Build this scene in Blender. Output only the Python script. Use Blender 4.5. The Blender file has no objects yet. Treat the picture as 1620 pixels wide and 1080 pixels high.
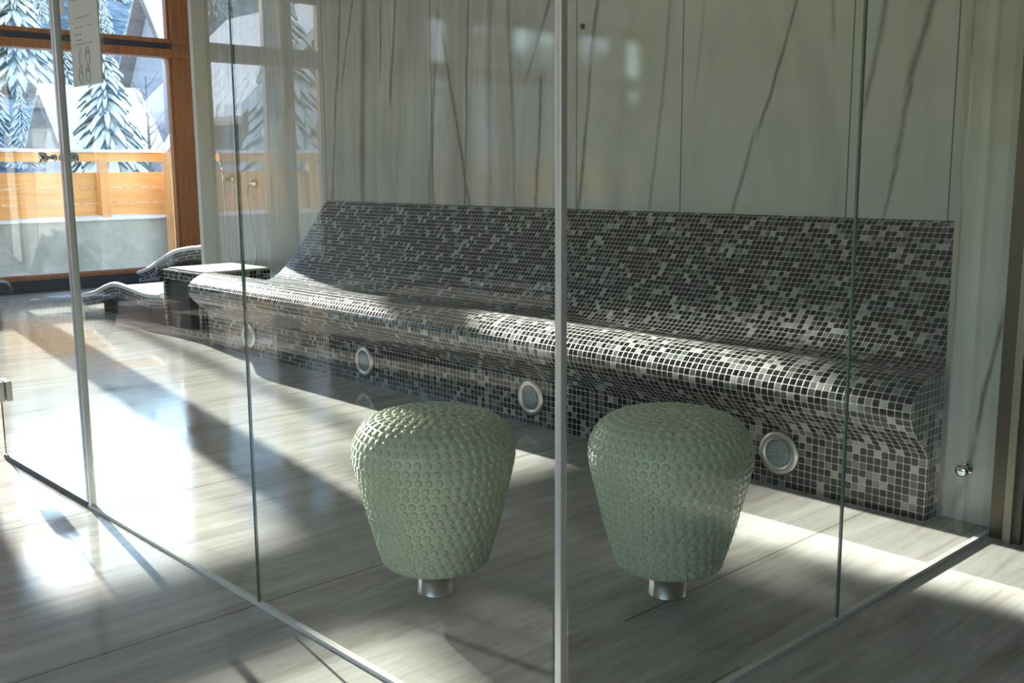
import bpy, bmesh, math, random
from mathutils import Matrix, Vector, noise
random.seed(7)
S = bpy.context.scene
C = S.collection

# ------------------------------------------------------------------ camera
cam_d = bpy.data.cameras.new('camera'); cam = bpy.data.objects.new('camera', cam_d); C.objects.link(cam)
cam_d.sensor_width = 36.0; cam_d.lens = 36.0 * 1640 / 1620; cam_d.clip_start = 0.05; cam_d.clip_end = 600
cam.matrix_world = Matrix(((0.6852, -0.1152, 0.7192, 0.0), (0.7283, 0.1171, -0.6751, 0.0), (-0.0065, 0.9864, 0.1642, 1.25), (0, 0, 0, 1)))
S.camera = cam
# ------------------------------------------------------------------ world, sun, exposure
S.view_settings.view_transform = 'Standard'; S.view_settings.look = 'None'
S.view_settings.gamma = 1.0; S.view_settings.exposure = 1.4; S.view_settings.use_curve_mapping = False
SUN_EL = math.radians(16.35); SUN_AZ = math.radians(8.5)      # azimuth off the -x axis towards +y
W = bpy.data.worlds.new('winter_sky'); S.world = W; W.use_nodes = True
wn = W.node_tree.nodes; wl = W.node_tree.links
sky = wn.new('ShaderNodeTexSky'); sky.sky_type = 'NISHITA'; sky.sun_disc = False
sky.sun_elevation = SUN_EL; sky.sun_rotation = math.radians(-90 + 8.5); sky.air_density = 1.0; sky.dust_density = 0.2; sky.altitude = 900
bgn = wn['Background']; wl.new(sky.outputs[0], bgn.inputs[0]); bgn.inputs[1].default_value = 0.50
sd = bpy.data.lights.new('sun', 'SUN'); sd.energy = 10.5; sd.angle = math.radians(0.6); sd.color = (1.0, 0.95, 0.88)
sun = bpy.data.objects.new('sun', sd); C.objects.link(sun)
to_sun = Vector((-math.cos(SUN_EL) * math.cos(SUN_AZ), math.cos(SUN_EL) * math.sin(SUN_AZ), math.sin(SUN_EL)))
sun.rotation_euler = to_sun.to_track_quat('Z', 'Y').to_euler(); sun.location = (-12, 3, 8)

# added lamp outdoors: stand-in for reflected sun, no reflecting window built; narrow parallel beam
gd = bpy.data.lights.new('added_glint_beam', 'AREA'); gd.shape = 'RECTANGLE'; gd.size = 1.35; gd.size_y = 0.80; gd.spread = math.radians(1.2); gd.energy = 9.0; gd.color = (1.0, 0.95, 0.88)
glint = bpy.data.objects.new('added_glint_beam', gd); C.objects.link(glint)
gdir = Vector((math.cos(SUN_EL) * math.cos(math.radians(4.0)), math.cos(SUN_EL) * math.sin(math.radians(4.0)), -math.sin(SUN_EL)))
glint.location = Vector((-11.35, 2.80, 3.02)) - gdir * 9.0; glint.rotation_euler = (-gdir).to_track_quat('Z', 'Y').to_euler()

# ------------------------------------------------------------------ node helpers
class NB:
    def __init__(s, name):
        s.m = bpy.data.materials.new(name); s.m.use_nodes = True; s.t = s.m.node_tree; s.n = s.t.nodes; s.l = s.t.links
        s.b = s.n['Principled BSDF']; s.out = s.n['Material Output']
    def new(s, t): return s.n.new(t)
    def put(s, sock, v):
        if hasattr(v, 'is_output'): s.l.new(v, sock)
        else: sock.default_value = v
    def math(s, op, a, b=0.0, c=None, clamp=False):
        n = s.new('ShaderNodeMath'); n.operation = op; n.use_clamp = clamp
        s.put(n.inputs[0], a); s.put(n.inputs[1], b)
        if c is not None: s.put(n.inputs[2], c)
        return n.outputs[0]
    def mix(s, f, a, b):
        n = s.new('ShaderNodeMix'); n.data_type = 'RGBA'
        s.put(n.inputs[0], f); s.put(n.inputs[6], a if hasattr(a, 'is_output') else (*a, 1)); s.put(n.inputs[7], b if hasattr(b, 'is_output') else (*b, 1))
        return n.outputs[2]
    def ramp(s, f, stops, interp='LINEAR'):
        n = s.new('ShaderNodeValToRGB'); n.color_ramp.interpolation = interp
        while len(n.color_ramp.elements) < len(stops): n.color_ramp.elements.new(0.5)
        for e, (p, c) in zip(n.color_ramp.elements, stops): e.position = p; e.color = (*c, 1) if len(c) == 3 else c
        s.put(n.inputs[0], f); return n.outputs[0]
    def obj(s):
        n = s.new('ShaderNodeTexCoord'); return n.outputs['Object']
    def uv(s):
        n = s.new('ShaderNodeTexCoord'); return n.outputs['UV']
    def geo(s): return s.new('ShaderNodeNewGeometry').outputs['Position']
    def sep(s, v):
        n = s.new('ShaderNodeSeparateXYZ'); s.put(n.inputs[0], v); return n.outputs
    def comb(s, x, y, z):
        n = s.new('ShaderNodeCombineXYZ'); s.put(n.inputs[0], x); s.put(n.inputs[1], y); s.put(n.inputs[2], z); return n.outputs[0]
    def scale(s, v, sc):
        n = s.new('ShaderNodeVectorMath'); n.operation = 'MULTIPLY'; s.put(n.inputs[0], v); n.inputs[1].default_value = sc; return n.outputs[0]
    def noise(s, v, sc=5, det=3, rough=.5, dist=0):
        n = s.new('ShaderNodeTexNoise'); s.put(n.inputs['Vector'], v); n.inputs['Scale'].default_value = sc; n.inputs['Detail'].default_value = det
        n.inputs['Roughness'].default_value = rough; n.inputs['Distortion'].default_value = dist; return n.outputs[0]
    def bump(s, h, st=.3, d=.01):
        n = s.new('ShaderNodeBump'); s.put(n.inputs['Height'], h); n.inputs['Strength'].default_value = st; n.inputs['Distance'].default_value = d
        s.l.new(n.outputs[0], s.b.inputs['Normal'])
    def set(s, **k):
        for a, v in k.items():
            a = {'col': 'Base Color', 'rough': 'Roughness', 'metal': 'Metallic', 'ior': 'IOR', 'coat': 'Coat Weight', 'coatr': 'Coat Roughness', 'spec': 'Specular IOR Level'}[a]
            if isinstance(v, tuple): v = (*v, 1)
            s.put(s.b.inputs[a], v)
        return s

def simple(name, col, rough=.5, metal=0., **k): return NB(name).set(col=col, rough=rough, metal=metal, **k).m

# ------------------------------------------------------------------ materials
def m_glass(name, tint):
    nb = NB(name); nb.n.remove(nb.b)
    g = nb.new('ShaderNodeNewGeometry'); fr = nb.new('ShaderNodeFresnel')
    fr.inputs['IOR'].default_value = 1.62
    tr = nb.new('ShaderNodeBsdfTransparent'); tr.inputs[0].default_value = (*tint, 1)
    gl = nb.new('ShaderNodeBsdfGlossy'); gl.inputs['Roughness'].default_value = 0.0; gl.inputs[0].default_value = (1, 1, 1, 1)
    mx = nb.new('ShaderNodeMixShader'); nb.l.new(nb.math('MULTIPLY', nb.math('MINIMUM', fr.outputs[0], .20), nb.math('SUBTRACT', 1.0, g.outputs['Backfacing'])), mx.inputs[0]); nb.l.new(tr.outputs[0], mx.inputs[1]); nb.l.new(gl.outputs[0], mx.inputs[2])
    nb.l.new(mx.outputs[0], nb.out.inputs[0]); return nb.m
M = {}
M['glass'] = m_glass('clear_green_glass', (.925, .945, .928))
M['winglass'] = m_glass('window_glass', (.97, .985, .98))
M['glass_edge'] = simple('green_glass_edge', (.16, .23, .20), .25)
M['steel'] = simple('brushed_steel', (.66, .63, .58), .30, 1.)
M['alu'] = simple('satin_aluminium', (.80, .80, .80), .32, .55)
M['chrome'] = simple('chrome', (.8, .8, .8), .06, 1.)
M['dark_metal'] = simple('dark_bronze_metal', (.13, .11, .085), .4, .8)
M['jamb'] = simple('bronze_jamb_strip', (.30, .27, .21), .45, .8)
M['white'] = simple('white_paint', (.74, .74, .71), .45)
M['channel'] = simple('pale_floor_channel', (.72, .71, .68), .35)
M['ceiling'] = simple('ceiling_paint', (.72, .72, .70), .7)
M['taupe'] = simple('taupe_plaster', (.32, .31, .29), .8)
M['seal'] = simple('dark_seal', (.03, .04, .06), .5)
M['black'] = simple('plain_black', (.012, .012, .012), .5)
M['snow'] = (lambda nb: (nb.set(col=(.70, .72, .76), rough=.7), nb.bump(nb.noise(nb.geo(), 3, 5), .6, .15), nb.m)[-1])(NB('snow'))
M['sign'] = simple('grey_frosted_plate', (.60, .62, .62), .4)
M['ink'] = simple('grey_ink', (.36, .39, .41), .6)

def m_mosaic(name, p=.0282, dark=.69):
    nb = NB(name); x, y, _ = nb.sep(nb.uv())
    u = nb.math('DIVIDE', x, p); v = nb.math('DIVIDE', y, p)
    iu = nb.math('FLOOR', u); iv = nb.math('FLOOR', v)
    fu = nb.math('ABSOLUTE', nb.math('SUBTRACT', nb.math('FRACT', u), .5)); fv = nb.math('ABSOLUTE', nb.math('SUBTRACT', nb.math('FRACT', v), .5))
    mx = nb.math('MAXIMUM', fu, fv); cr = nb.math('MULTIPLY', nb.math('ADD', fu, fv), .56)
    e = nb.math('MAXIMUM', mx, cr)
    mask = nb.math('MULTIPLY', nb.math('SUBTRACT', .462, e), 40, clamp=True)      # 1 on the tile, 0 in the grout
    wn_ = nb.new('ShaderNodeTexWhiteNoise'); wn_.noise_dimensions = '2D'; nb.l.new(nb.comb(iu, iv, 0), wn_.inputs['Vector'])
    r, g, b = nb.new('ShaderNodeSeparateColor').outputs, None, None
    sc = nb.n[-1]; nb.l.new(wn_.outputs['Color'], sc.inputs[0])
    # soft runs: a low-frequency noise makes neighbouring tiles favour one shade
    ln = nb.noise(nb.comb(nb.math('MULTIPLY', iu, .23), nb.math('MULTIPLY', iv, .23), 0), 1.0, 1)
    f = nb.math('ADD', wn_.outputs['Value'], nb.math('MULTIPLY', nb.math('SUBTRACT', ln, .5), .35))
    colr = nb.ramp(f, [(0, (.014, .013, .014)), (.28, (.024, .021, .020)), (dark, (.10, .11, .105)), (dark + .12, (.20, .21, .20)), (dark + .22, (.37, .375, .34))], 'CONSTANT')
    jit = nb.math('ADD', .8, nb.math('MULTIPLY', sc.outputs[1], .4))
    vm = nb.new('ShaderNodeVectorMath'); vm.operation = 'SCALE'; nb.l.new(colr, vm.inputs[0]); nb.l.new(jit, vm.inputs[3])
    nb.set(col=nb.mix(mask, (.50, .50, .47), vm.outputs[0]), rough=nb.math('ADD', .55, nb.math('MULTIPLY', mask, -.42)), ior=1.5)
    nb.bump(mask, .5, .0015); return nb.m
M['mosaic'] = m_mosaic('black_grey_mosaic')
M['mosaic_green'] = m_mosaic('dark_green_mosaic', .03, .7)

def m_marble(name, veins, seams, dense):
    nb = NB(name); P = nb.geo(); x, y, z = nb.sep(P)
    warp = nb.noise(nb.scale(P, (1.6, 1.6, .9)), 1.6, 4, .6); fine = nb.noise(nb.scale(P, (6, 6, 2.5)), 3, 4, .7)
    wx = nb.math('ADD', nb.math('MULTIPLY', nb.math('SUBTRACT', warp, .5), .22), nb.math('MULTIPLY', nb.math('SUBTRACT', fine, .5), .035))
    cloud = nb.noise(nb.scale(P, (1.5, 1.5, .45)), 2.2, 5, .6, .4)
    base = nb.ramp(cloud, [(.25, (.46, .47, .445)), (.5, (.58, .59, .565)), (.8, (.64, .65, .635))])
    # fine vertical striation, strong towards the left of the wall
    st = nb.noise(nb.comb(nb.math('ADD', nb.math('MULTIPLY', x, 3.2), nb.math('MULTIPLY', wx, 2.0)), 0, nb.math('MULTIPLY', z, .22)), 2.0, 5, .62)
    stm = nb.math('MULTIPLY', nb.math('SUBTRACT', .10, nb.math('ABSOLUTE', nb.math('SUBTRACT', st, .5))), 9, clamp=True)
    dmask = nb.math('MULTIPLY', nb.math('SUBTRACT', dense, x), 1.2, clamp=True)
    a = nb.math('MULTIPLY', nb.math('MULTIPLY', stm, dmask), .22)
    col = nb.mix(a, base, (.17, .16, .135))
    tot = None
    for (x0, z0, x1, z1, w, s) in veins:
        k = (x1 - x0) / (z1 - z0)
        d = nb.math('ABSOLUTE', nb.math('ADD', nb.math('SUBTRACT', nb.math('SUBTRACT', x, x0), nb.math('MULTIPLY', nb.math('SUBTRACT', z, z0), k)), nb.math('MULTIPLY', wx, .35)))
        core = nb.math('SUBTRACT', 1, nb.math('DIVIDE', d, w), clamp=True)
        zc, zh = (z0 + z1) / 2, abs(z1 - z0) / 2
        fade = nb.math('MULTIPLY', nb.math('SUBTRACT', zh + .06, nb.math('ABSOLUTE', nb.math('SUBTRACT', z, zc))), 9, clamp=True)
        v = nb.math('MULTIPLY', nb.math('MULTIPLY', core, fade), s)
        tot = v if tot is None else nb.math('MAXIMUM', tot, v)
    if tot is not None:
        brk = nb.math('ADD', .45, nb.math('MULTIPLY', nb.noise(nb.scale(P, (3, 3, 3)), 2, 3), 1.0))
        col = nb.mix(nb.math('MULTIPLY', tot, brk, clamp=True), col, (.085, .078, .062))
        gold = nb.math('MULTIPLY', nb.math('SUBTRACT', nb.noise(nb.scale(P, (1, 1, 1.6)), 1.7, 2), .60), 4, clamp=True)
        col = nb.mix(nb.math('MULTIPLY', gold, .28), col, (.40, .33, .17))
    sm = None
    for sx in seams:
        q = nb.math('LESS_THAN', nb.math('ABSOLUTE', nb.math('SUBTRACT', x, sx)), .0035)
        sm = q if sm is None else nb.math('MAXIMUM', sm, q)
    if sm is not None: col = nb.mix(nb.math('MULTIPLY', sm, .8), col, (.08, .08, .07))
    nb.set(col=col, rough=.06, ior=1.55); return nb.m
V = [(-2.80, 2.10, -3.02, 1.42, .016, .75), (-3.04, 1.42, -3.17, 1.0, .020, .6), (-2.36, 2.1, -2.44, 1.5, .022, .55), (-2.13, 2.05, -2.25, 1.6, .030, .7),
     (-2.23, 1.65, -2.28, 1.25, .022, .6), (-2.27, 1.28, -2.33, 1.0, .018, .7), (-4.08, 2.4, -4.16, 1.85, .026, .7), (-4.15, 1.85, -4.25, 1.0, .022, .7),
     (-5.22, 2.5, -5.29, .98, .014, .75), (-5.97, 2.6, -6.10, 1.70, .020, .75), (-4.57, 1.80, -4.61, 1.0, .022, .85), (-5.54, 2.3, -5.66, 1.0, .030, .5),
     (-6.47, 2.6, -6.68, 1.9, .018, .6), (-6.36, 2.6, -6.46, 1.0, .050, .6), (-5.50, 2.15, -5.24, 1.0, .022, .6), (-4.42, 2.4, -4.70, 1.8, .022, .6),
     (-3.57, 2.3, -3.70, 1.0, .018, .45), (-2.65, 2.2, -2.62, 1.85, .018, .5), (-6.18, 2.4, -6.21, 1.9, .012, .8), (-5.02, 2.5, -5.05, 1.0, .040, .4),
     (-6.66, 2.6, -6.86, 1.0, .022, .6), (-4.86, 2.4, -4.80, 1.0, .026, .45), (-3.35, 2.3, -3.42, 1.6, .014, .3)]
M['marble'] = m_marble('veined_marble', V, (-8.4, -6.93, -5.62, -4.27, -3.50, -2.52, -2.03), -3.9)
M['marble_pier'] = m_marble('veined_marble_pier', [(-1.39, .75, -1.46, .32, .014, .8), (-1.46, .32, -1.52, .05, .018, .5), (-1.2, 2.6, -1.36, 1.2, .012, .3)], (), -20)

def m_floor():
    nb = NB('grey_oak_stone_floor'); P = nb.geo(); x, y, z = nb.sep(P)
    g = nb.noise(nb.comb(nb.math('MULTIPLY', x, 5.5), nb.math('MULTIPLY', y, .7), 0), 2.2, 6, .65, .5)
    g2 = nb.noise(nb.comb(nb.math('MULTIPLY', x, 30), nb.math('MULTIPLY', y, 1.2), 0), 2.0, 3, .6, .3)
    big = nb.noise(P, .9, 3, .5)
    f = nb.math('ADD', nb.math('MULTIPLY', g, .75), nb.math('MULTIPLY', g2, .25))
    col = nb.ramp(f, [(.30, (.27, .245, .21)), (.45, (.42, .405, .375)), (.60, (.53, .52, .495)), (.8, (.58, .57, .55))])
    def jx(xs, y0, y1, w=.0025):
        t = None
        for q in xs:
            a = nb.math('LESS_THAN', nb.math('ABSOLUTE', nb.math('SUBTRACT', x, q)), w); t = a if t is None else nb.math('MAXIMUM', t, a)
        return nb.math('MULTIPLY', t, nb.math('MULTIPLY', nb.math('GREATER_THAN', y, y0), nb.math('LESS_THAN', y, y1)))
    j = nb.math('MAXIMUM', jx((-.2, -1.4, -2.6, -3.79, -4.98, -6.18, -7.4), -9, 2.1), jx((-.6, -1.78, -3.2, -4.62, -5.9, -7.2, -8.6), 2.1, 9))
    for q in (2.1, -.3): j = nb.math('MAXIMUM', j, nb.math('MULTIPLY', nb.math('LESS_THAN', nb.math('ABSOLUTE', nb.math('SUBTRACT', y, q)), .0012), .25))
    wet = nb.math('MULTIPLY', nb.math('SUBTRACT', nb.noise(P, 1.3, 4, .6), .50), 7, clamp=True)
    r = nb.math('SUBTRACT', .12, nb.math('MULTIPLY', wet, .08))
    nb.set(col=nb.mix(nb.math('MULTIPLY', j, .85), col, (.06, .06, .06)), rough=r, ior=1.33)
    nb.bump(nb.math('SUBTRACT', nb.math('MULTIPLY', g2, .06), j), .10, .002); return nb.m
M['floor'] = m_floor()

def m_wood(name, a, b, rough=.5, axis=2):
    nb = NB(name); P = nb.geo(); sc = [14, 14, 14]; sc[axis] = .9
    f = nb.noise(nb.scale(P, tuple(sc)), 1.5, 5, .65, .6)
    nb.set(col=nb.ramp(f, [(.3, a), (.7, b)]), rough=rough); nb.bump(f, .15, .004); return nb.m
M['brown'] = m_wood('brown_window_wood', (.19, .065, .02), (.34, .13, .04), .4)
M['pine'] = m_wood('orange_pine', (.60, .26, .07), (.82, .44, .14), .5, 1)
M['pine_v'] = m_wood('orange_pine_upright', (.55, .24, .07), (.78, .42, .14), .5, 2)
M['lit_jamb'] = m_wood('sunlit_jamb_wood', (.75, .58, .36), (.85, .70, .48), .5)  # sunlight on the window jamb is put into this pale colour
M['greywood'] = m_wood('dark_house_timber', (.10, .075, .06), (.2, .15, .12), .7)
def m_conc():
    nb = NB('grey_concrete'); f = nb.noise(nb.geo(), 2.2, 6, .65)
    nb.set(col=nb.ramp(f, [(.3, (.22, .23, .21)), (.7, (.42, .43, .39))]), rough=.9); return nb.m
M['concrete'] = m_conc()
def m_ceramic(name, col, r):
    nb = NB(name); f = nb.noise(nb.obj(), 9, 4, .6)
    nb.set(col=nb.mix(f, tuple(c * .85 for c in col), tuple(c * 1.12 for c in col)), rough=r, ior=1.5); return nb.m
M['body'] = m_ceramic('sage_beige_glaze', (.72, .68, .53), .30)
M['scale'] = m_ceramic('sage_green_scale', (.58, .66, .49), .24)
def m_lens():
    nb = NB('bluish_lens'); f = nb.noise(nb.obj(), 160, 3, .7)
    nb.set(col=nb.ramp(f, [(.35, (.10, .15, .17)), (.65, (.42, .52, .55))]), rough=.25); return nb.m
M['lens'] = m_lens()
M['needle'] = simple('dark_conifer_green', (.045, .085, .075), .8)
M['trunk'] = simple('bark', (.09, .07, .055), .9)
def m_hill():
    nb = NB('snowy_forest_hillside'); P = nb.geo()
    a = nb.noise(nb.scale(P, (1, 1, 1.2)), .16, 8, .75, .8); b = nb.noise(P, .75, 5, .7)
    f = nb.math('ADD', nb.math('MULTIPLY', a, .6), nb.math('MULTIPLY', b, .4))
    nb.set(col=nb.ramp(f, [(.43, (.08, .13, .17)), (.50, (.22, .30, .38)), (.60, (.58, .64, .72))]), rough=.9); nb.bump(f, 1.0, 3.0); return nb.m
M['hill'] = m_hill()
M['plaster'] = simple('house_plaster', (.33, .32, .36), .9)
M['pane_dark'] = simple('dark_house_pane', (.05, .06, .08), .1)

# ------------------------------------------------------------------ mesh helpers
class MB:
    def __init__(s, origin=(0, 0, 0)):
        s.bm = bmesh.new(); s.uvl = s.bm.loops.layers.uv.new('UVMap'); s.o = Vector(origin); s.mats = []
    def box(s, x0, x1, y0, y1, z0, z1, mi=0, bev=0):
        vs = [s.bm.verts.new(Vector(p) - s.o) for p in ((x0, y0, z0), (x1, y0, z0), (x1, y1, z0), (x0, y1, z0), (x0, y0, z1), (x1, y0, z1), (x1, y1, z1), (x0, y1, z1))]
        fs = []
        for q, ax in (((0, 3, 2, 1), 'xy'), ((4, 5, 6, 7), 'xy'), ((0, 1, 5, 4), 'xz'), ((2, 3, 7, 6), 'xz'), ((1, 2, 6, 5), 'yz'), ((3, 0, 4, 7), 'yz')):
            f = s.bm.faces.new([vs[i] for i in q]); f.material_index = mi; fs.append(f)
            for l in f.loops:
                c = l.vert.co + s.o; d = {'x': c.x, 'y': c.y, 'z': c.z}; l[s.uvl].uv = (d[ax[0]], d[ax[1]])
        if bev > 0:
            es = list({e for f in fs for e in f.edges}); bmesh.ops.bevel(s.bm, geom=es, offset=bev, segments=2, affect='EDGES', profile=.7)
        return fs
    def lathe(s, prof, axis_o, seg=32, axis='z', mi=0, smooth=True):
        rings = []
        for (r, h) in prof:
            ring = []
            for i in range(seg):
                a = 2 * math.pi * i / seg; c, d = math.cos(a) * r, math.sin(a) * r
                p = {'z': (c, d, h), 'y': (c, h, d), 'x': (h, c, d)}[axis]
                ring.append(s.bm.verts.new(Vector(p) + Vector(axis_o) - s.o))
            rings.append(ring)
        fl = axis == 'y'
        for a, b in zip(rings, rings[1:]):
            for i in range(seg):
                j = (i + 1) % seg; q = [a[i], a[j], b[j], b[i]]
                if fl: q.reverse()
                f = s.bm.faces.new(q); f.material_index = mi; f.smooth = smooth
        for ring, rev in ((rings[0], True), (rings[-1], False)):
            q = list(ring)
            if rev != fl: q.reverse()
            try: f = s.bm.faces.new(q); f.material_index = mi
            except Exception: pass
    def tube(s, pts, r, seg=10, mi=0):
        pts = [Vector(p) - s.o for p in pts]; rings = []
        up = Vector((.13, .21, .97))
        for i, p in enumerate(pts):
            d = (pts[min(i + 1, len(pts) - 1)] - pts[max(i - 1, 0)]).normalized()
            a = d.cross(up)
            if a.length < .05: a = d.cross(Vector((1, 0, 0)))
            a.normalize(); b = d.cross(a); rr = r[i] if isinstance(r, (list, tuple)) else r
            rings.append([s.bm.verts.new(p + (a * math.cos(2 * math.pi * k / seg) + b * math.sin(2 * math.pi * k / seg)) * rr) for k in range(seg)])
        for a, b in zip(rings, rings[1:]):
            for k in range(seg):
                f = s.bm.faces.new([a[k], a[(k + 1) % seg], b[(k + 1) % seg], b[k]]); f.smooth = True; f.material_index = mi
        for ring in (rings[0], rings[-1]):
            f = s.bm.faces.new(ring); f.material_index = mi
    def sweep(s, prof, x0, x1, mi=0, nx=1, close=False):
        """profile of (y,z) points extruded along x, v = arc length from first point"""
        L = [0]
        for a, b in zip(prof, prof[1:]): L.append(L[-1] + math.dist(a, b))
        cols = []
        for i in range(nx + 1):
            x = x0 + (x1 - x0) * i / nx
            cols.append([s.bm.verts.new(Vector((x, p[0], p[1])) - s.o) for p in prof])
        for i in range(nx):
            xa = x0 + (x1 - x0) * i / nx; xb = x0 + (x1 - x0) * (i + 1) / nx
            for k in range(len(prof) - 1):
                f = s.bm.faces.new([cols[i][k], cols[i + 1][k], cols[i + 1][k + 1], cols[i][k + 1]]); f.smooth = True; f.material_index = mi
                for l, uvv in zip(f.loops, ((xa, L[k]), (xb, L[k]), (xb, L[k + 1]), (xa, L[k + 1]))): l[s.uvl].uv = uvv
    def cap(s, prof, x, mi=0, uoff=0., flip=False):
        vs = [s.bm.verts.new(Vector((x, p[0], p[1])) - s.o) for p in prof]
        if flip: vs.reverse()
        f = s.bm.faces.new(vs); f.material_index = mi
        for l in f.loops:
            c = l.vert.co + s.o; l[s.uvl].uv = (c.y + uoff, c.z)
    def build(s, name, mats, parent=None, smooth=False):
        bmesh.ops.recalc_face_normals(s.bm, faces=s.bm.faces)
        me = bpy.data.meshes.new(name); s.bm.to_mesh(me); s.bm.free()
        for m in (mats if isinstance(mats, (list, tuple)) else [mats]): me.materials.append(m)
        if smooth:
            for p in me.polygons: p.use_smooth = True
        o = bpy.data.objects.new(name, me); C.objects.link(o)
        if parent: o.parent = parent
        else: o.location = s.o
        return o
def tag(o, label, cat, group=None, kind=None):
    o['label'] = label; o['category'] = cat
    if group: o['group'] = group
    if kind: o['kind'] = kind
    return o
def thing(name, loc, label, cat, group=None):
    e = bpy.data.objects.new(name, None); e.location = loc; e.empty_display_size = .1; C.objects.link(e); return tag(e, label, cat, group)
def struct(o): o['kind'] = 'structure'; return o
def boxobj(name, b, mat, parent=None, origin=(0, 0, 0), bev=0):
    m = MB(origin); m.box(*b, bev=bev); return m.build(name, mat, parent)
def copy_tree(o, loc):
    c = o.copy(); C.objects.link(c); c.location = loc
    for ch in o.children:
        d = ch.copy(); C.objects.link(d); d.parent = c
        for g in ch.children:
            h = g.copy(); C.objects.link(h); h.parent = d
    return c
def smooth_path(pts, n=6):
    out = []
    P = [Vector(p) for p in pts]; P = [P[0]] + P + [P[-1]]
    for i in range(1, len(P) - 2):
        for k in range(n):
            t = k / n; a, b, c, d = P[i - 1], P[i], P[i + 1], P[i + 2]
            out.append(.5 * ((2 * b) + (c - a) * t + (2 * a - 5 * b + 4 * c - d) * t * t + (3 * b - a - 3 * c + d) * t ** 3))
    out.append(P[-2]); return out

# ------------------------------------------------------------------ room shell
XW = -11.35                                                  # inner face of the window wall
struct(boxobj('floor', (XW - .12, 3.5, -6.0, 6.2, -.12, 0), M['floor']))
struct(boxobj('ceiling', (XW - .12, 3.5, -6.0, 6.2, 3.45, 3.6), M['ceiling']))
struct(boxobj('wall_back', (-9.05, 3.5, 4.54, 4.66, 0, 3.45), M['marble']))
struct(boxobj('wall_back_recess', (XW - .12, -9.05, 6.2, 6.32, 0, 3.45), M['white']))
struct(boxobj('wall_right', (3.5, 3.62, -6.0, 4.66, 0, 3.45), M['taupe']))
fwm = MB(); fwm.box(XW - .12, -2.6, -6.12, -6.0, 0, 3.45); fwm.box(-2.6, 3.62, -6.12, -6.0, 0, .8); fwm.box(-2.6, 3.62, -6.12, -6.0, 2.7, 3.45)
for fx0 in (-.9, 1.6, 3.4): fwm.box(fx0, fx0 + .2, -6.12, -6.0, .8, 2.7)
struct(fwm.build('wall_front', M['taupe']))
for q, (a, b) in enumerate(((-2.6, -.9), (-.7, 1.6), (1.8, 3.4))):  # added windows behind the camera, put in to light the room
    fr = MB(); t = .05
    fr.box(a, a + t, -6.09, -6.03, .8, 2.7); fr.box(b - t, b, -6.09, -6.03, .8, 2.7); fr.box(a + t, b - t, -6.09, -6.03, .8, .8 + t); fr.box(a + t, b - t, -6.09, -6.03, 2.7 - t, 2.7)
    w = struct(fr.build('window_%d' % (q + 10), M['brown'])); boxobj('window_pane', (a + t, b - t, -6.065, -6.055, .8 + t, 2.7 - t), M['winglass'], w)
struct(boxobj('wall_recess_side', (-9.07, -8.95, 4.662, 6.2, 0, 3.45), M['white']))
struct(boxobj('trim_column', (-8.84, -8.78, 4.415, 4.5395, 0, 3.45), M['white']))
# window wall: solid parts, posts, beam and sill
solids = [(5.80, 6.2), (-.09, 2.20), (-6.0, -4.59)]
for a, b in solids: struct(boxobj('wall_left', (XW - .12, XW, a, b, 0, 3.45), M['taupe']))
struct(boxobj('wall_left_sill', (XW - .10, XW + .02, -4.59, 5.80, 0, .13), M['seal']))
struct(boxobj('wall_left_header', (XW - .12, XW, -4.59, 5.80, 3.30, 3.45), M['taupe']))
wins = [(3.40, 5.44), (2.20, 3.15), (-.41, -.09), (-1.43, -.85), (-2.57, -1.65), (-3.83, -3.07), (-4.59, -4.16)]
n = 1
for a, b in wins:
    fr = MB(); t = .03
    for z0, z1 in ((.15, 2.525), (2.675, 3.30)):
        fr.box(XW - .09, XW - .01, a, a + t, z0, z1); fr.box(XW - .09, XW - .01, b - t, b, z0, z1)
        fr.box(XW - .09, XW - .01, a + t, b - t, z0, z0 + t); fr.box(XW - .09, XW - .01, a + t, b - t, z1 - t, z1)
    w = struct(fr.build('window_%d' % n, M['brown']))
    for z0, z1 in ((.15, 2.525), (2.675, 3.30)):
        boxobj('window_pane', (XW - .055, XW - .045, a + t, b - t, z0 + t, z1 - t), M['winglass'], w)
    n += 1
k = 1
for a, b in [(5.44, 5.69), (3.15, 3.40), (-.85, -.41), (-1.65, -1.43), (-3.07, -2.57), (-4.16, -3.83)]:
    struct(boxobj('trim_%d' % k, (XW - .12, XW + .03, a, b, .13, 3.30), M['brown'])); k += 1
struct(boxobj('trim_%d' % k, (XW - .12, XW + .01, 5.69, 5.80, .13, 3.30), M['lit_jamb'])); k += 1
for y0, y1 in ((2.20, 5.80), (-4.59, -.09)):                 # transom: brown, black groove, brown; then the lower rail
    tr = MB(); tr.box(XW - .11, XW + .05, y0, y1, 2.50, 2.59, 0); tr.box(XW - .10, XW + .015, y0, y1, 2.59, 2.655, 1); tr.box(XW - .11, XW + .05, y0, y1, 2.655, 2.70, 0)
    struct(tr.build('trim_%d' % k, [M['brown'], M['seal']])); k += 1
    struct(boxobj('trim_%d' % k, (XW - .11, XW + .035, y0, y1, .13, .17), M['brown'])); k += 1
    struct(boxobj('trim_%d' % k, (XW - .12, XW, y0, y1, 2.60, 2.65), M['brown'])) if False else None

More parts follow.
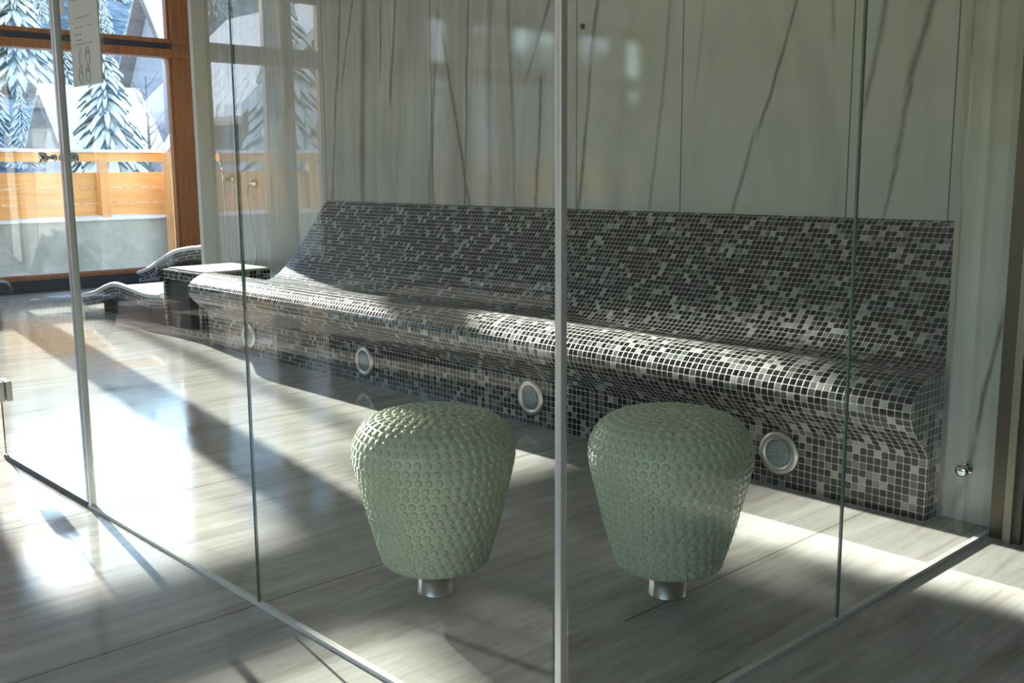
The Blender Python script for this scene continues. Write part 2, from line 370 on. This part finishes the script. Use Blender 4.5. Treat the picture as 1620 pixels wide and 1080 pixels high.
# pier at the right end of the bench, its steel corner strip, the bronze jamb and the panel beyond it
struct(boxobj('wall_pier', (-1.56, 3.5, 3.60, 4.54, 0, 3.45), M['marble_pier']))
struct(boxobj('trim_corner', (-1.578, -1.560, 3.585, 3.64, 0, 3.45), M['steel']))
jm = MB(); jm.box(-1.355, -1.305, 3.50, 3.60, 0, 3.45, 0); jm.box(-1.300, -1.275, 3.47, 3.60, 0, 3.45, 1); jm.box(-1.275, -1.25, 3.49, 3.60, 0, 3.45, 0)
struct(jm.build('door_1', [M['dark_metal'], M['jamb']]))
struct(boxobj('wall_end_panel', (-1.25, 3.5, 3.52, 3.60, 0, 3.45), simple('grey_panel', (.20, .185, .17), .35)))

# ------------------------------------------------------------------ glass enclosure
GY, GX, GH = 1.415, -1.37, 3.40
def pane(name, b, label, edges, cat='glass panel'):
    o = thing(name, ((b[0] + b[1]) / 2, (b[2] + b[3]) / 2, 0), label, cat)
    boxobj('pane', b, M['glass'], o, o.location); m = MB(o.location)
    for e in edges: m.box(*e)
    m.build('polished_edge', M['glass_edge'], o); return o
T = .003
def ex(x): return (x - .0015, x + .0015, GY - T, GY + T, .012, GH)
def ey(y): return (GX - T, GX + T, y - .0015, y + .0015, .012, GH)
#pane('glass_panel', (-6.40, -4.805, GY - T, GY + T, .012, GH), 'clear glass panel on the far side of the hinge, beyond the glass door', [ex(-4.803)])
door = pane('glass_door', (-4.795, -3.83, GY - T, GY + T, .02, GH), 'clear glass door with bright vertical aluminium edge and small double knob', [ex(-4.797)], 'glass door')
o = door.location
m = MB(o); m.box(-3.850, -3.833, GY - .012, GY + .012, .02, GH, 0); m.box(-3.829, -3.810, GY - .011, GY + .011, .012, GH, 0); m.box(-3.832, -3.829, GY - .010, GY + .010, .012, GH, 1)
m.build('edge_profile', [M['alu'], M['seal']], door)
boxobj('bottom_seal', (-4.79, -3.85, GY - .012, GY + .008, .003, .022), M['seal'], door, o)
hg = MB(o); hg.box(-4.83, -4.73, GY - .028, GY - T - .001, .262, .352, bev=.004); hg.box(-4.83, -4.73, GY + T + .001, GY + .028, .262, .352, bev=.004); hg.build('hinge', M['steel'], door)
kb = MB(o)
for sgn in (-1, 1):
    pr = [(.006, .0), (.012, .004), (.012, .016), (.007, .022), (.007, .034), (.018, .040), (.020, .048), (.020, .060), (.016, .066)]
    kb.lathe([(r, h * sgn) for r, h in pr], (-3.905, GY + sgn * T, 1.30), 20, 'y')
kb.build('knob', M['chrome'], door)
pane('glass_panel', (-3.80, -2.592, GY - T, GY + T, .012, GH), 'clear glass panel between the aluminium door edge and the next dark seam', [ex(-2.5935)])
pane('glass_panel', (-2.588, -1.39, GY - T, GY + T, .012, GH), 'clear glass panel in front of the left scaled stool, left of corner post', [ex(-2.5865)])
pane('glass_panel', (GX - T, GX + T, 1.435, 2.519, .012, GH), 'clear glass panel right of the corner post, in front of right stool', [ey(2.5175)])
pane('glass_panel', (GX - T, GX + T, 2.523, 3.595, .012, GH), 'clear glass panel at the bench end beside the marble pier', [ey(2.5245)])
m = MB((GX, GY, 0)); m.box(GX - .0085, GX + .0085, GY - .0085, GY + .0085, 0, 3.45, bev=.003)
tag(m.build('corner_post', M['alu']), 'slim polished aluminium post at the corner of the glass enclosure', 'post')
m = MB((GX - 2.5, GY, 0)); m.box(-4.81, GX - .014, GY - .009, GY + .009, .0, .012)
tag(m.build('floor_channel', M['channel']), 'pale floor channel under the long left glass wall', 'floor channel')
m = MB((GX, 2.5, 0)); m.box(GX - .009, GX + .009, GY + .014, 3.60, .0, .012)
tag(m.build('floor_channel', M['channel']), 'pale floor channel under the short right glass wall', 'floor channel')
st = thing('door_stop', (-1.48, 3.60, .196), 'small round chrome stop on the marble pier, low down', 'door stop')
m = MB(st.location); m.lathe([(.018, 0), (.018, -.006)], (-1.48, 3.598, .196), 24, 'y'); m.build('mounting_plate', M['chrome'], st)
m = MB(st.location); m.lathe([(.009, 0), (.009, -.03), (.021, -.034), (.023, -.050), (.015, -.057), (.001, -.058)], (-1.48, 3.592, .196), 24, 'y'); m.build('knob', M['chrome'], st)

# notice plate on the glass
sg = thing('notice_plate', (-3.555, GY - .012, 1.53), 'long grey hanging notice with faint text lines and slipper drawings', 'sign')
m = MB(sg.location); m.box(-3.675, -3.435, GY - .0115, GY - .006, 1.535, 2.35, bev=.0015); m.build('plate', M['sign'], sg)
m = MB(sg.location)
yl = GY - .0125
def bar(x0, x1, z, h=.0035):
    q = MB(sg.location); q.box(x0, x1, yl - .0006, yl + .0008, z, z + h); q.build('text_line', M['ink'], sg)
for z, x0, x1 in ((1.812, -3.64, -3.57), (1.752, -3.625, -3.50), (1.722, -3.63, -3.56), (1.722, -3.52, -3.49), (1.70, -3.64, -3.575), (1.682, -3.62, -3.58), (1.668, -3.64, -3.49), (1.95, -3.64, -3.48), (2.0, -3.64, -3.48), (2.05, -3.64, -3.5)): bar(x0, x1, z)
m = MB(sg.location)
def sole(cx, cz, rx, rz, open_=False):
    pts = []
    for i in range(25 if not open_ else 15):
        a = 2 * math.pi * i / 24 + (math.pi * .5 if open_ else 0)
        pts.append((cx + rx * math.cos(a) * (1 - .22 * math.sin(a + 1)), yl, cz + rz * math.sin(a)))
    m.tube(pts, .0011, 5)
for q, (cx, cz) in enumerate(((-3.587, 1.625), (-3.533, 1.629), (-3.600, 1.568), (-3.540, 1.572))):
    m = MB(sg.location); sole(cx, cz, .017, .028, q == 0)
    if q: m.tube([(cx - .010, yl, cz + .004), (cx, yl, cz + .016), (cx + .010, yl, cz + .004)], .001, 5)
    m.build('slipper_drawing', M['ink'], sg)

# ------------------------------------------------------------------ tiled bench
BX0, BX1 = -6.92, -1.575
core = [(3.485, 0), (3.485, .235), (3.470, .252), (3.445, .278), (3.405, .312), (3.365, .352), (3.344, .388), (3.338, .419), (3.344, .445), (3.362, .470), (3.388, .492),
        (3.424, .511), (3.470, .525), (3.515, .529), (3.57, .520), (3.64, .492), (3.72, .462), (3.82, .442), (3.92, .438), (4.00, .446), (4.07, .478), (4.15, .548), (4.244, .650), (4.334, .760),
        (4.42, .870), (4.47, .940), (4.50, .985), (4.520, 1.004), (4.536, 1.012)]
sm = [(core[0][0], core[0][1]), (core[1][0], core[1][1])] + [(v.x, v.y) for v in smooth_path([(a, b, 0) for a, b in core[2:]], 3)]
bench = thing('tiled_bench', ((BX0 + BX1) / 2, 3.9, 0), 'long curved recliner bench in black and grey mosaic along the marble wall', 'bench')
m = MB(bench.location); m.sweep(sm, BX0, BX1, nx=1); m.build('mosaic_seat', M['mosaic'], bench)
rv = [p for p in sm]
front = [p for p in sm if p[0] <= 3.585]
m = MB(bench.location)
m.cap(sm + [(4.536, 0)], BX0, flip=True); m.build('mosaic_end', M['mosaic'], bench)
m = MB(bench.location)
m.cap(sm + [(4.536, 0)], BX1)
m.build('mosaic_end', M['mosaic'], bench)
lab = ['farthest small round light in the bench front, behind a dark glass seam', 'second round recessed light from the far end of bench front',
       'round recessed light in the bench front just above the left stool', 'nearest round recessed light in bench front, right of the right stool']
for i, x in enumerate((-6.337, -4.98, -3.575, -2.173)):
    if i == 0:
        L0 = thing('recessed_light', (x, 3.485, .136), lab[0], 'recessed light', 'round lights along the bench front')
        m = MB(L0.location); m.lathe([(.090, 0), (.090, -.006), (.084, -.012), (.060, -.014), (.056, -.008)], (x, 3.484, .136), 48, 'y'); m.build('steel_ring', M['steel'], L0)
        m = MB(L0.location); m.lathe([(.057, -.004), (.057, -.009), (.03, -.011), (.001, -.0115)], (x, 3.4835, .136), 40, 'y'); m.build('lens', M['lens'], L0)
    else:
        c = copy_tree(L0, (x, 3.485, .136)); c['label'] = lab[i]

# ------------------------------------------------------------------ scaled ceramic stools
def make_stool(loc, label):
    st = thing('ceramic_stool', loc, label, 'stool', 'scaled ceramic stools')
    prof = [(.001, .090), (.10, .090), (.140, .093), (.154, .102), (.162, .125), (.179, .18), (.198, .25), (.215, .32), (.228, .375), (.2365, .42), (.236, .455), (.226, .488), (.206, .516),
            (.175, .537), (.130, .550), (.075, .556), (.001, .558)]
    sp = smooth_path([(a, b, 0) for a, b in prof], 4)
    m = MB(); m.lathe([(max(v.x, .0008), v.y) for v in sp], (0, 0, 0), 72, 'z', 0)
    L = [0]
    for a, b in zip(sp, sp[1:]): L.append(L[-1] + (b - a).length)
    def at(s):
        for i in range(len(L) - 1):
            if L[i + 1] >= s:
                t = (s - L[i]) / (L[i + 1] - L[i] + 1e-9); p = sp[i].lerp(sp[i + 1], t); d = (sp[i + 1] - sp[i]).normalized(); return p, d
        return sp[-1], (sp[-1] - sp[-2]).normalized()
    s = .168; row = 0
    while s < L[-1] - .01:
        p, d = at(s); r, h = p.x, p.y; nrm2 = Vector((d.y, -d.x))            # outward in (r,z)
        cnt = max(1, round(2 * math.pi * r / .0285)); R = .0107
        for k in range(cnt):
            a = 2 * math.pi * (k + .5 * (row % 2)) / cnt + .04 * math.sin(row * 3.1)
            er = Vector((math.cos(a), math.sin(a), 0)); et = Vector((-math.sin(a), math.cos(a), 0)); ez = Vector((0, 0, 1))
            N = (er * nrm2.x + ez * nrm2.y).normalized(); U = (er * d.x + ez * d.y).normalized()
            c0 = er * r + ez * h
            seg = 14; tilt = .0008
            def P(rad, ang, lift):
                u = math.sin(ang) * rad; v = math.cos(ang) * rad
                return m.bm.verts.new(c0 + U * u + et * v + N * (lift - (tilt * u / R)))
            A = [P(R, 2 * math.pi * i / seg, -.0005) for i in range(seg)]; B = [P(R * .95, 2 * math.pi * i / seg, .0024) for i in range(seg)]
            D = [P(R * .6, 2 * math.pi * i / seg, .0031) for i in range(seg)]; cc = m.bm.verts.new(c0 + N * .0033)
            for i in range(seg):
                j = (i + 1) % seg
                for q in ((A[i], A[j], B[j], B[i]), (B[i], B[j], D[j], D[i]), (D[i], D[j], cc)):
                    f = m.bm.faces.new(q); f.material_index = 1; f.smooth = True
        s += .0252; row += 1
    m.build('scaled_body', [M['body'], M['scale']], st)
    m = MB(); m.lathe([(.057, 0), (.057, .004), (.055, .006), (.055, .095)], (0, 0, 0), 48, 'z'); m.build('steel_base', M['steel'], st)
    return st
s0 = make_stool((-2.313, 1.853, 0), 'sage green scaled ceramic stool left of the corner post, partly sunlit')
s1 = copy_tree(s0, (-1.818, 2.336, 0)); s1['label'] = 'sage green scaled ceramic stool right of the corner post, in shade'; s1.rotation_euler.z = 1.0

# ------------------------------------------------------------------ far end: tiled niche block, loungers, shower
nb_ = thing('tiled_block', (-7.6, 3.9, 0), 'mosaic tiled block with dark open niche at the far end of bench', 'tiled block')
m = MB(nb_.location); x0, x1, y0, y1, zt = -7.88, -7.26, 3.60, 4.20, .485
m.box(x0, x0 + .035, y0, y1, 0, zt); m.box(x1 - .035, x1, y0, y1, 0, zt); m.box(x0 + .035, x1 - .035, y0, y1, zt - .075, zt); m.box(x0 + .035, x1 - .035, y0, y1, 0, .03); m.box(x0 + .035, x1 - .035, y1 - .03, y1, .03, zt - .075)
m.build('mosaic_shell', M['mosaic_green'], nb_)
boxobj('pale_top', (x0 + .01, x1, y0 + .04, y1, zt + .0005, zt + .012), M['channel'], nb_, nb_.location)
boxobj('niche_dark_fill', (x0 + .04, x1 - .22, y0 + .02, y1 - .04, .033, zt - .08), M['black'], nb_, nb_.location)  # solid black block paints the shade inside the open niche
def lounger(loc, label, y0, y1, pts, basex):
    lg = thing('tiled_lounger', loc, label, 'lounger')
    path = smooth_path([(x, z, 0) for x, z in pts], 6)
    m = MB(loc); L = 0; prev = None; rows = []
    for v in path:
        rows.append([m.bm.verts.new(Vector((v.x, y, v.y)) - m.o) for y in (y0, y1)]); 
    lower = [[m.bm.verts.new(Vector((v.x, y, v.y - .09)) - m.o) for y in (y0, y1)] for v in path]
    acc = [0]
    for a, b in zip(path, path[1:]): acc.append(acc[-1] + (b - a).length)
    for i in range(len(path) - 1):
        for q, uvs in (((rows[i][0], rows[i][1], rows[i + 1][1], rows[i + 1][0]), ((acc[i], y0), (acc[i], y1), (acc[i + 1], y1), (acc[i + 1], y0))),
                       ((lower[i][0], lower[i + 1][0], lower[i + 1][1], lower[i][1]), ((acc[i], y0), (acc[i + 1], y0), (acc[i + 1], y1), (acc[i], y1))),
                       ((lower[i][0], rows[i][0], rows[i + 1][0], lower[i + 1][0]), ((acc[i], 0), (acc[i], .09), (acc[i + 1], .09), (acc[i + 1], 0))),
                       ((lower[i][1], lower[i + 1][1], rows[i + 1][1], rows[i][1]), ((acc[i], 0), (acc[i + 1], 0), (acc[i + 1], .09), (acc[i], .09)))):
            f = m.bm.faces.new(q); f.smooth = False
            for l, u in zip(f.loops, uvs): l[m.uvl].uv = u
    for e in (0, -1):
        m.bm.faces.new((rows[e][0], rows[e][1], lower[e][1], lower[e][0]))
    m.build('mosaic_shell', M['mosaic_green'], lg)
    m = MB(loc)
    for y in (y0, y1): m.tube([(v.x, y, v.y + .012) for v in path], .022, 8)
    m.build('white_edge', M['white'], lg)
    for bx in basex: m = MB(loc); m.box(bx - .16, bx + .16, y0 + .08, y1 - .08, 0, .13, bev=.01); m.build('base', M['black'], lg)
    return lg
lounger((-9.0, 4.0, 0), 'wave shaped mosaic lounger with white edges, nearer the bench', 3.62, 4.30,
        [(-9.62, .12), (-9.35, .16), (-9.08, .235), (-8.85, .275), (-8.55, .255), (-8.25, .235), (-7.95, .25)], (-8.2, -9.2))
lounger((-9.6, 5.1, 0), 'wave shaped mosaic lounger with white edges, nearer the window', 4.75, 5.35,
        [(-11.0, .15), (-10.7, .22), (-10.4, .33), (-10.1, .42), (-9.8, .47), (-9.5, .50), (-9.3, .52)], (-9.7, -10.5))
sh = thing('hand_shower', (-8.2, 4.52, 1.16), 'hand shower with looping hose on the marble wall beyond the bench', 'shower')
m = MB(sh.location); m.lathe([(.035, 0), (.035, -.012), (.018, -.016), (.016, -.045)], (-8.418, 4.538, 1.18), 20, 'y'); m.box(-8.445, -8.39, 4.46, 4.50, 1.155, 1.195, bev=.004); m.build('wall_holder', M['steel'], sh)
m = MB(sh.location); m.tube([(-8.418, 4.45, 1.10), (-8.415, 4.445, 1.24), (-8.40, 4.42, 1.36)], [.011, .012, .015], 12); m.lathe([(.012, .0), (.038, -.012), (.040, -.024)], (-8.40, 4.42, 1.365), 20, 'y'); m.build('shower_head', M['chrome'], sh)
m = MB(sh.location); m.lathe([(.036, 0), (.036, -.012), (.016, -.016), (.014, -.05)], (-8.037, 4.538, 1.142), 20, 'y'); m.build('wall_outlet', M['steel'], sh)
m = MB(sh.location); m.tube(smooth_path([(-8.037, 4.49, 1.135), (-8.035, 4.46, 1.05), (-8.00, 4.47, .80), (-7.965, 4.48, .55), (-8.05, 4.48, .38), (-8.22, 4.48, .33), (-8.37, 4.48, .40), (-8.45, 4.48, .56), (-8.46, 4.475, .80), (-8.43, 4.46, 1.0), (-8.418, 4.45, 1.10)], 8), .008, 10); m.build('hose', M['steel'], sh)
tag((lambda m: (m.lathe([(.016, 0), (.016, -.006), (.009, -.007)], (-4.2233, 4.539, 2.0556), 20, 'y'), m.build('wall_cap', M['dark_metal']))[-1])(MB((-4.22, 4.539, 2.056))), 'tiny dark round cap high on the marble wall right of corner post', 'wall cap')
# dark tiled poufs outside the glass, seen as reflections
def pouf(loc, label):
    p = thing('tiled_pouf', loc, label, 'pouf', 'dark tiled poufs by the window'); m = MB()
    pr_ = [(.001, .02), (.20, .02), (.22, .05), (.27, .18), (.30, .28), (.30, .34), (.27, .385), (.20, .41), (.10, .42), (.001, .422)]
    v = smooth_path([(a, b, 0) for a, b in pr_], 4); m.lathe([(max(q.x, .0008), q.y) for q in v], (0, 0, 0), 48)
    for f in m.bm.faces:
        for l in f.loops: c = l.vert.co; l[m.uvl].uv = (math.atan2(c.y, c.x) * .3, c.z + math.hypot(c.x, c.y))
    m.build('mosaic_body', M['mosaic_green'], p); m = MB(); m.lathe([(.14, 0), (.14, .03)], (0, 0, 0), 32); m.build('base', M['black'], p); return p
p0 = pouf((-7.30, .16, 0), 'dark green tiled pouf reflected in the glass beside the aluminium edge')
p1 = copy_tree(p0, (-8.9, .35, 0)); p1['label'] = 'dark green tiled pouf reflected at the far left edge of the glass'

# ------------------------------------------------------------------ outdoors
struct(boxobj('ground', (-40, XW - .12, -60, 60, -.4, -.10), M['snow']))
fx = -14.0
fw = thing('garden_wall', (fx - .1, 0, 0), 'low grey concrete wall with a snow cap under the orange fence', 'wall')
boxobj('concrete_base', (fx - .25, fx, -14, 12, -.1, .60), M['concrete'], fw, fw.location)
def snowcap(name, x0, x1, y0, y1, z, h, par, sd=0):
    m = MB(par.location if par else (0, 0, 0)); ny = max(2, int((y1 - y0) / .12)); sec = 5; rows = []
    for i in range(ny + 1):
        y = y0 + (y1 - y0) * i / ny; hh = h * (.7 + .6 * noise.noise(Vector((y * 1.3, sd, 0)))) ; row = []
        for k2 in range(sec + 1):
            t = k2 / sec; a = math.pi * t; row.append(m.bm.verts.new(Vector((x0 + (x1 - x0) * (.5 - .5 * math.cos(a)), y, z + hh * math.sin(a) ** .6)) - m.o))
        rows.append(row)
    for a, b in zip(rows, rows[1:]):
        for k2 in range(sec): f = m.bm.faces.new((a[k2], b[k2], b[k2 + 1], a[k2 + 1])); f.smooth = True
        m.bm.faces.new((a[0], a[-1], b[-1], b[0]))
    m.bm.faces.new(rows[0]); m.bm.faces.new(list(reversed(rows[-1])))
    return m.build(name, M['snow'], par)
snowcap('snow_cap', fx - .27, fx + .03, -14, 12, .60, .09, fw, 2)
fe = thing('wooden_fence', (fx - .1, 0, .6), 'orange pine board fence topped with snow behind the window', 'fence')
m = MB(fe.location)
for z0, z1 in ((.64, .83), (.835, 1.03), (1.035, 1.24)): m.box(fx - .12, fx - .09, -14, 12, z0, z1, bev=.004)
m.build('board', M['pine'], fe)
m = MB(fe.location); m.box(fx - .14, fx - .02, -14, 12, 1.38, 1.50); m.build('top_rail', M['pine'], fe)
for i in range(11):
    y = -13.2 + i * 2.35; boxobj('fence_post', (fx - .09, fx + .01, y, y + .12, .60, 1.42), M['pine_v'], fe, fe.location)
snowcap('snow_cap', fx - .17, fx + .03, -14, 12, 1.50, .07, fe, 5)
dp = thing('deck_post', (-13.75, 6.55, 0), 'thick orange timber post with sloping snowy top beside the window frame', 'post')
m = MB(dp.location)
vs = [(-13.83, 6.42), (-13.60, 6.42), (-13.60, 6.72), (-13.83, 6.72)]
lo = [m.bm.verts.new(Vector((x, y, -.1)) - m.o) for x, y in vs]; hi = [m.bm.verts.new(Vector((x, y, 1.50 if y < 6.5 else 1.92)) - m.o) for x, y in vs]
m.bm.faces.new(lo); m.bm.faces.new(hi)
for i in range(4): m.bm.faces.new((lo[i], lo[(i + 1) % 4], hi[(i + 1) % 4], hi[i]))
m.build('timber', M['pine_v'], dp)
m = MB(dp.location); m.tube([(-13.72, 6.40, 1.52), (-13.72, 6.57, 1.75), (-13.72, 6.74, 1.97)], [.05, .07, .05], 10); m.build('snow_cap', M['snow'], dp)

# hillside
m = MB(); gx, gy = 46, 60; rows = []
for i in range(gx + 1):
    x = -38 - 170 * (i / gx) ** 1.3; row = []
    for j in range(gy + 1):
        t = j / gy * 2 - 1; y = t * (60 + 1.2 * (-x)); r = y / -x
        k2 = min(1, max(0, (r + 1.0) / .35)); d = -x - 38
        z = -.6 + d * .28 * (.35 + .65 * k2) + (2.2 * noise.noise(Vector((x * .05, y * .05, 3))) + .8 * noise.noise(Vector((x * .2, y * .2, 1)))) * min(1, d / 15)
        row.append(m.bm.verts.new((x, y, z)))
    rows.append(row)
for a, b in zip(rows, rows[1:]):
    for j in range(gy): f = m.bm.faces.new((a[j], a[j + 1], b[j + 1], b[j])); f.smooth = True
struct(m.build('hill', M['hill']))
def hz(x, y):
    r = y / -x; k2 = min(1, max(0, (r + 1.0) / .35)); d = max(0, -x - 38); return -.6 + d * .28 * (.35 + .65 * k2) if d > 0 else -.1
# conifers
def make_conifer(name, H, seed, loc, label, group):
    rnd = random.Random(seed); t = thing(name, loc, label, 'tree', group)
    m = MB(); m.tube([(0, 0, -1.5), (0, 0, H * .5), (0, 0, H * .98)], [H * .025, H * .016, .02], 8); m.build('trunk', M['trunk'], t)
    n1, n2 = MB(), MB(); tiers = 22
    for i in range(tiers):
        f = i / (tiers - 1); z = H * (.12 + .82 * f); R = H * .23 * (1 - f) ** .85 + H * .02; nb = int(8 + 10 * (1 - f))
        for k in range(nb):
            a = 2 * math.pi * (k + rnd.random() * .7) / nb; L = R * (.75 + .4 * rnd.random()); dr = .35 + .25 * rnd.random(); w = .10 + .06 * rnd.random()
            d = Vector((math.cos(a), math.sin(a), 0)); s_ = Vector((-math.sin(a), math.cos(a), 0)); z0 = z + rnd.uniform(-.02, .02) * H
            pts = [Vector((0, 0, z0)), d * L * .4 + Vector((0, 0, z0 - L * dr * .25)), d * L * .75 + Vector((0, 0, z0 - L * dr * .7)), d * L + Vector((0, 0, z0 - L * dr * 1.25))]
            ws = [.03 * L, w * L, w * L * .8, .02]
            for mm, up, sc in ((n1, 0, 1.0), (n2, .05 * L + .02, .78)):
                th = .07 * L + .02
                top = []; 
                for p, ww in zip(pts, ws): top.append([mm.bm.verts.new(p + s_ * ww * sc + Vector((0, 0, up - th))), mm.bm.verts.new(p + Vector((0, 0, up + .05 * L))), mm.bm.verts.new(p - s_ * ww * sc + Vector((0, 0, up - th)))])
                for A, B in zip(top, top[1:]):
                    mm.bm.faces.new((A[0], B[0], B[1], A[1])); mm.bm.faces.new((A[1], B[1], B[2], A[2])); mm.bm.faces.new((A[2], B[2], B[0], A[0]))
    n1.build('foliage', M['needle'], t); n2.build('snow', M['snow'], t); return t
G = 'snowy conifers on the hillside'
HL = 'snow-laden conifer in the forest on the hillside outside'
cA = make_conifer('snowy_conifer', 5.2, 1, (-26.5, 10.9, -.1), 'tall snow-laden conifer standing just right of the grey notice', 'snowy conifers near the fence')
cB = make_conifer('snowy_conifer', 9.0, 2, (-60, 20, hz(-60, 20) - .4), HL, G)
c = copy_tree(cA, (-30, 8.2, -.1)); c['label'] = 'snow-laden conifer behind the fence at the far left edge'; c.rotation_euler.z = 2; c.scale = (1.05,) * 3
for (x, y, s, l) in ((-25, -12.4, 1.3, 'snowy conifer seen reflected in glass left of the hand shower'), (-28, -18.5, 1.4, 'snowy conifer seen reflected in the marble right of corner post')):
    c = copy_tree(cA, (x, y, -.1)); c.scale = (s,) * 3; c.rotation_euler.z = x; c['label'] = l
rnd = random.Random(5); cnt = 0; spots = [(-60, 20, 3.0), (-92, 33.5, 9.5), (-96, 33.5, 9.5), (-40, 22.5, 8), (-38, 15.1, 3.5), (-34, -28, 9)]
while cnt < 125:
    x = -rnd.uniform(44, 150); r = rnd.uniform(.27, .58) if cnt < 95 else rnd.uniform(-.95, -.2); y = -x * r
    s_ = rnd.uniform(.6, 1.15) if x < -85 else rnd.uniform(.35, .6); rad = 2.35 * s_
    if any(math.hypot(x - a, y - b) < (rad + c_) * 1.08 for a, b, c_ in spots): continue
    spots.append((x, y, rad)); c = copy_tree(cB, (x, y, hz(x, y) - .8)); c.scale = (s_, s_, s_ * rnd.uniform(.9, 1.2)); c.rotation_euler.z = rnd.uniform(0, 6); cnt += 1
ht = thing('added_shade_tree', (-25, 5.95, -.1), 'added slender tree, its unseen crown shaped to shade the floor', 'tree')  # added tree; crown out of view, shaped to block sun from the floor
m = MB(ht.location); m.tube([(-25, 5.95, -.1), (-25, 5.93, 4), (-25, 5.95, 8)], [.09, .07, .04], 8); m.build('trunk', M['trunk'], ht)
m = MB(ht.location); rq = random.Random(9)
for i in range(150):
    z = rq.uniform(6.6, 8.9); yr = min(6.05 + .9 * (z - 6.6), 6.9); yy = rq.uniform(5.15, yr); xx = -25 + rq.uniform(-.45, .45)
    bmesh.ops.create_icosphere(m.bm, subdivisions=1, radius=rq.uniform(.14, .24), matrix=Matrix.Translation(Vector((xx, yy, z)) - ht.location))
m.build('crown', M['needle'], ht)
# bare young tree between conifer and post
bt = thing('bare_tree', (-22.5, 10.1, -.1), 'thin bare young tree dusted with snow behind the fence', 'tree')
m = MB(bt.location); b0 = Vector((-22.5, 10.1, -.1)); m.tube([b0, b0 + Vector((.05, .03, 1.6)), b0 + Vector((0, .06, 3.4))], [.05, .035, .01], 7)
rr = random.Random(3)
for i in range(16):
    z = .9 + i * .15; a = rr.uniform(0, 6.28); l = .75 - .03 * i; s_ = b0 + Vector((0, .03, z)); d = Vector((math.cos(a), math.sin(a), .8)) * l
    m.tube([s_, s_ + d * .5, s_ + d + Vector((0, 0, .1))], [.014, .009, .004], 5)
m.build('branches', M['trunk'], bt)

def house(loc, w, d, hw, hr, label, wall, mats_flip=False):
    """gable faces +x; ridge along x. roof overhangs and carries snow"""
    h = thing('house', loc, label, 'house'); m = MB(); W2 = w / 2
    A = [(0, -W2, -2), (0, W2, -2), (0, W2, hw), (0, 0, hr), (0, -W2, hw)]
    f = [m.bm.verts.new(p) for p in A]; b = [m.bm.verts.new((-d, p[1], p[2])) for p in A]
    m.bm.faces.new(f); m.bm.faces.new(list(reversed(b)))
    for i in range(5): j = (i + 1) % 5; m.bm.faces.new((f[i], b[i], b[j], f[j]))
    m.build('walls', wall, h)
    for nm, off, th, mt, o_ in (('roof', .02, .16, M['greywood'], .6), ('roof_snow', .19, .38, M['snow'], .5)):
        m = MB(); k = (hr - hw) / W2
        for sg in (-1, 1):
            ye = sg * (W2 + o_); ze = hw - k * o_
            q = [(o_, 0, hr + off), (o_, ye, ze + off), (-d - o_, ye, ze + off), (-d - o_, 0, hr + off)]
            lo = [m.bm.verts.new(p) for p in q]; hi = [m.bm.verts.new((p[0], p[1], p[2] + th)) for p in q]
            m.bm.faces.new(lo); m.bm.faces.new(hi)
            for i in range(4): m.bm.faces.new((lo[i], lo[(i + 1) % 4], hi[(i + 1) % 4], hi[i]))
        m.build(nm, mt, h)
    for yy in (-w * .22, w * .22):
        for zz in ((hw * .55,) if hw < 4 else (hw * .25, hw * .7)):
            fr = MB(); fr.box(.0, .06, yy - .55, yy + .55, zz - .7, zz + .7); fo = fr.build('window', M['white'], h)
            p = MB(); p.box(.055, .075, yy - .43, yy + .43, zz - .58, zz + .58); p.build('pane', M['pane_dark'], fo)
    for xx in (-d * .3, -d * .7):
        fr = MB(); fr.box(xx - .45, xx + .45, -W2 - .06, -W2, hw * .35, hw * .35 + 1.1); fo = fr.build('window', M['white'], h)
        p = MB(); p.box(xx - .35, xx + .35, -W2 - .075, -W2 - .055, hw * .35 + .1, hw * .35 + 1.0); p.build('pane', M['pane_dark'], fo)
    return h
hA = house((-38, 16.4, 0), 2.6, 2.6, 2.2, 3.7, 'grey house with snow roof and dark gable, seen below the notice', M['plaster'])
hB = house((-40, 26.5, 0), 7.5, 8, 2.9, 8.0, 'grey house with a steep snowy roof just left of brown window post', M['plaster'])
hC = house((-92, 33.5, hz(-92, 33) + 1.0), 7, 8, 2.5, 6.0, 'small distant snowy chalet on the hillside at upper left', M['greywood'])
house((-30, -17.5, 0), 7, 7, 3.2, 6.4, 'dark timber chalet with snowy roof, seen reflected in the glass', M['greywood'])
house((-34, -28.0, 0), 7, 7, 3.2, 6.6, 'dark timber chalet with snowy roof, seen reflected in the marble', M['greywood'])

for q in (hA, hB, hC): q.rotation_euler.z = math.pi / 2
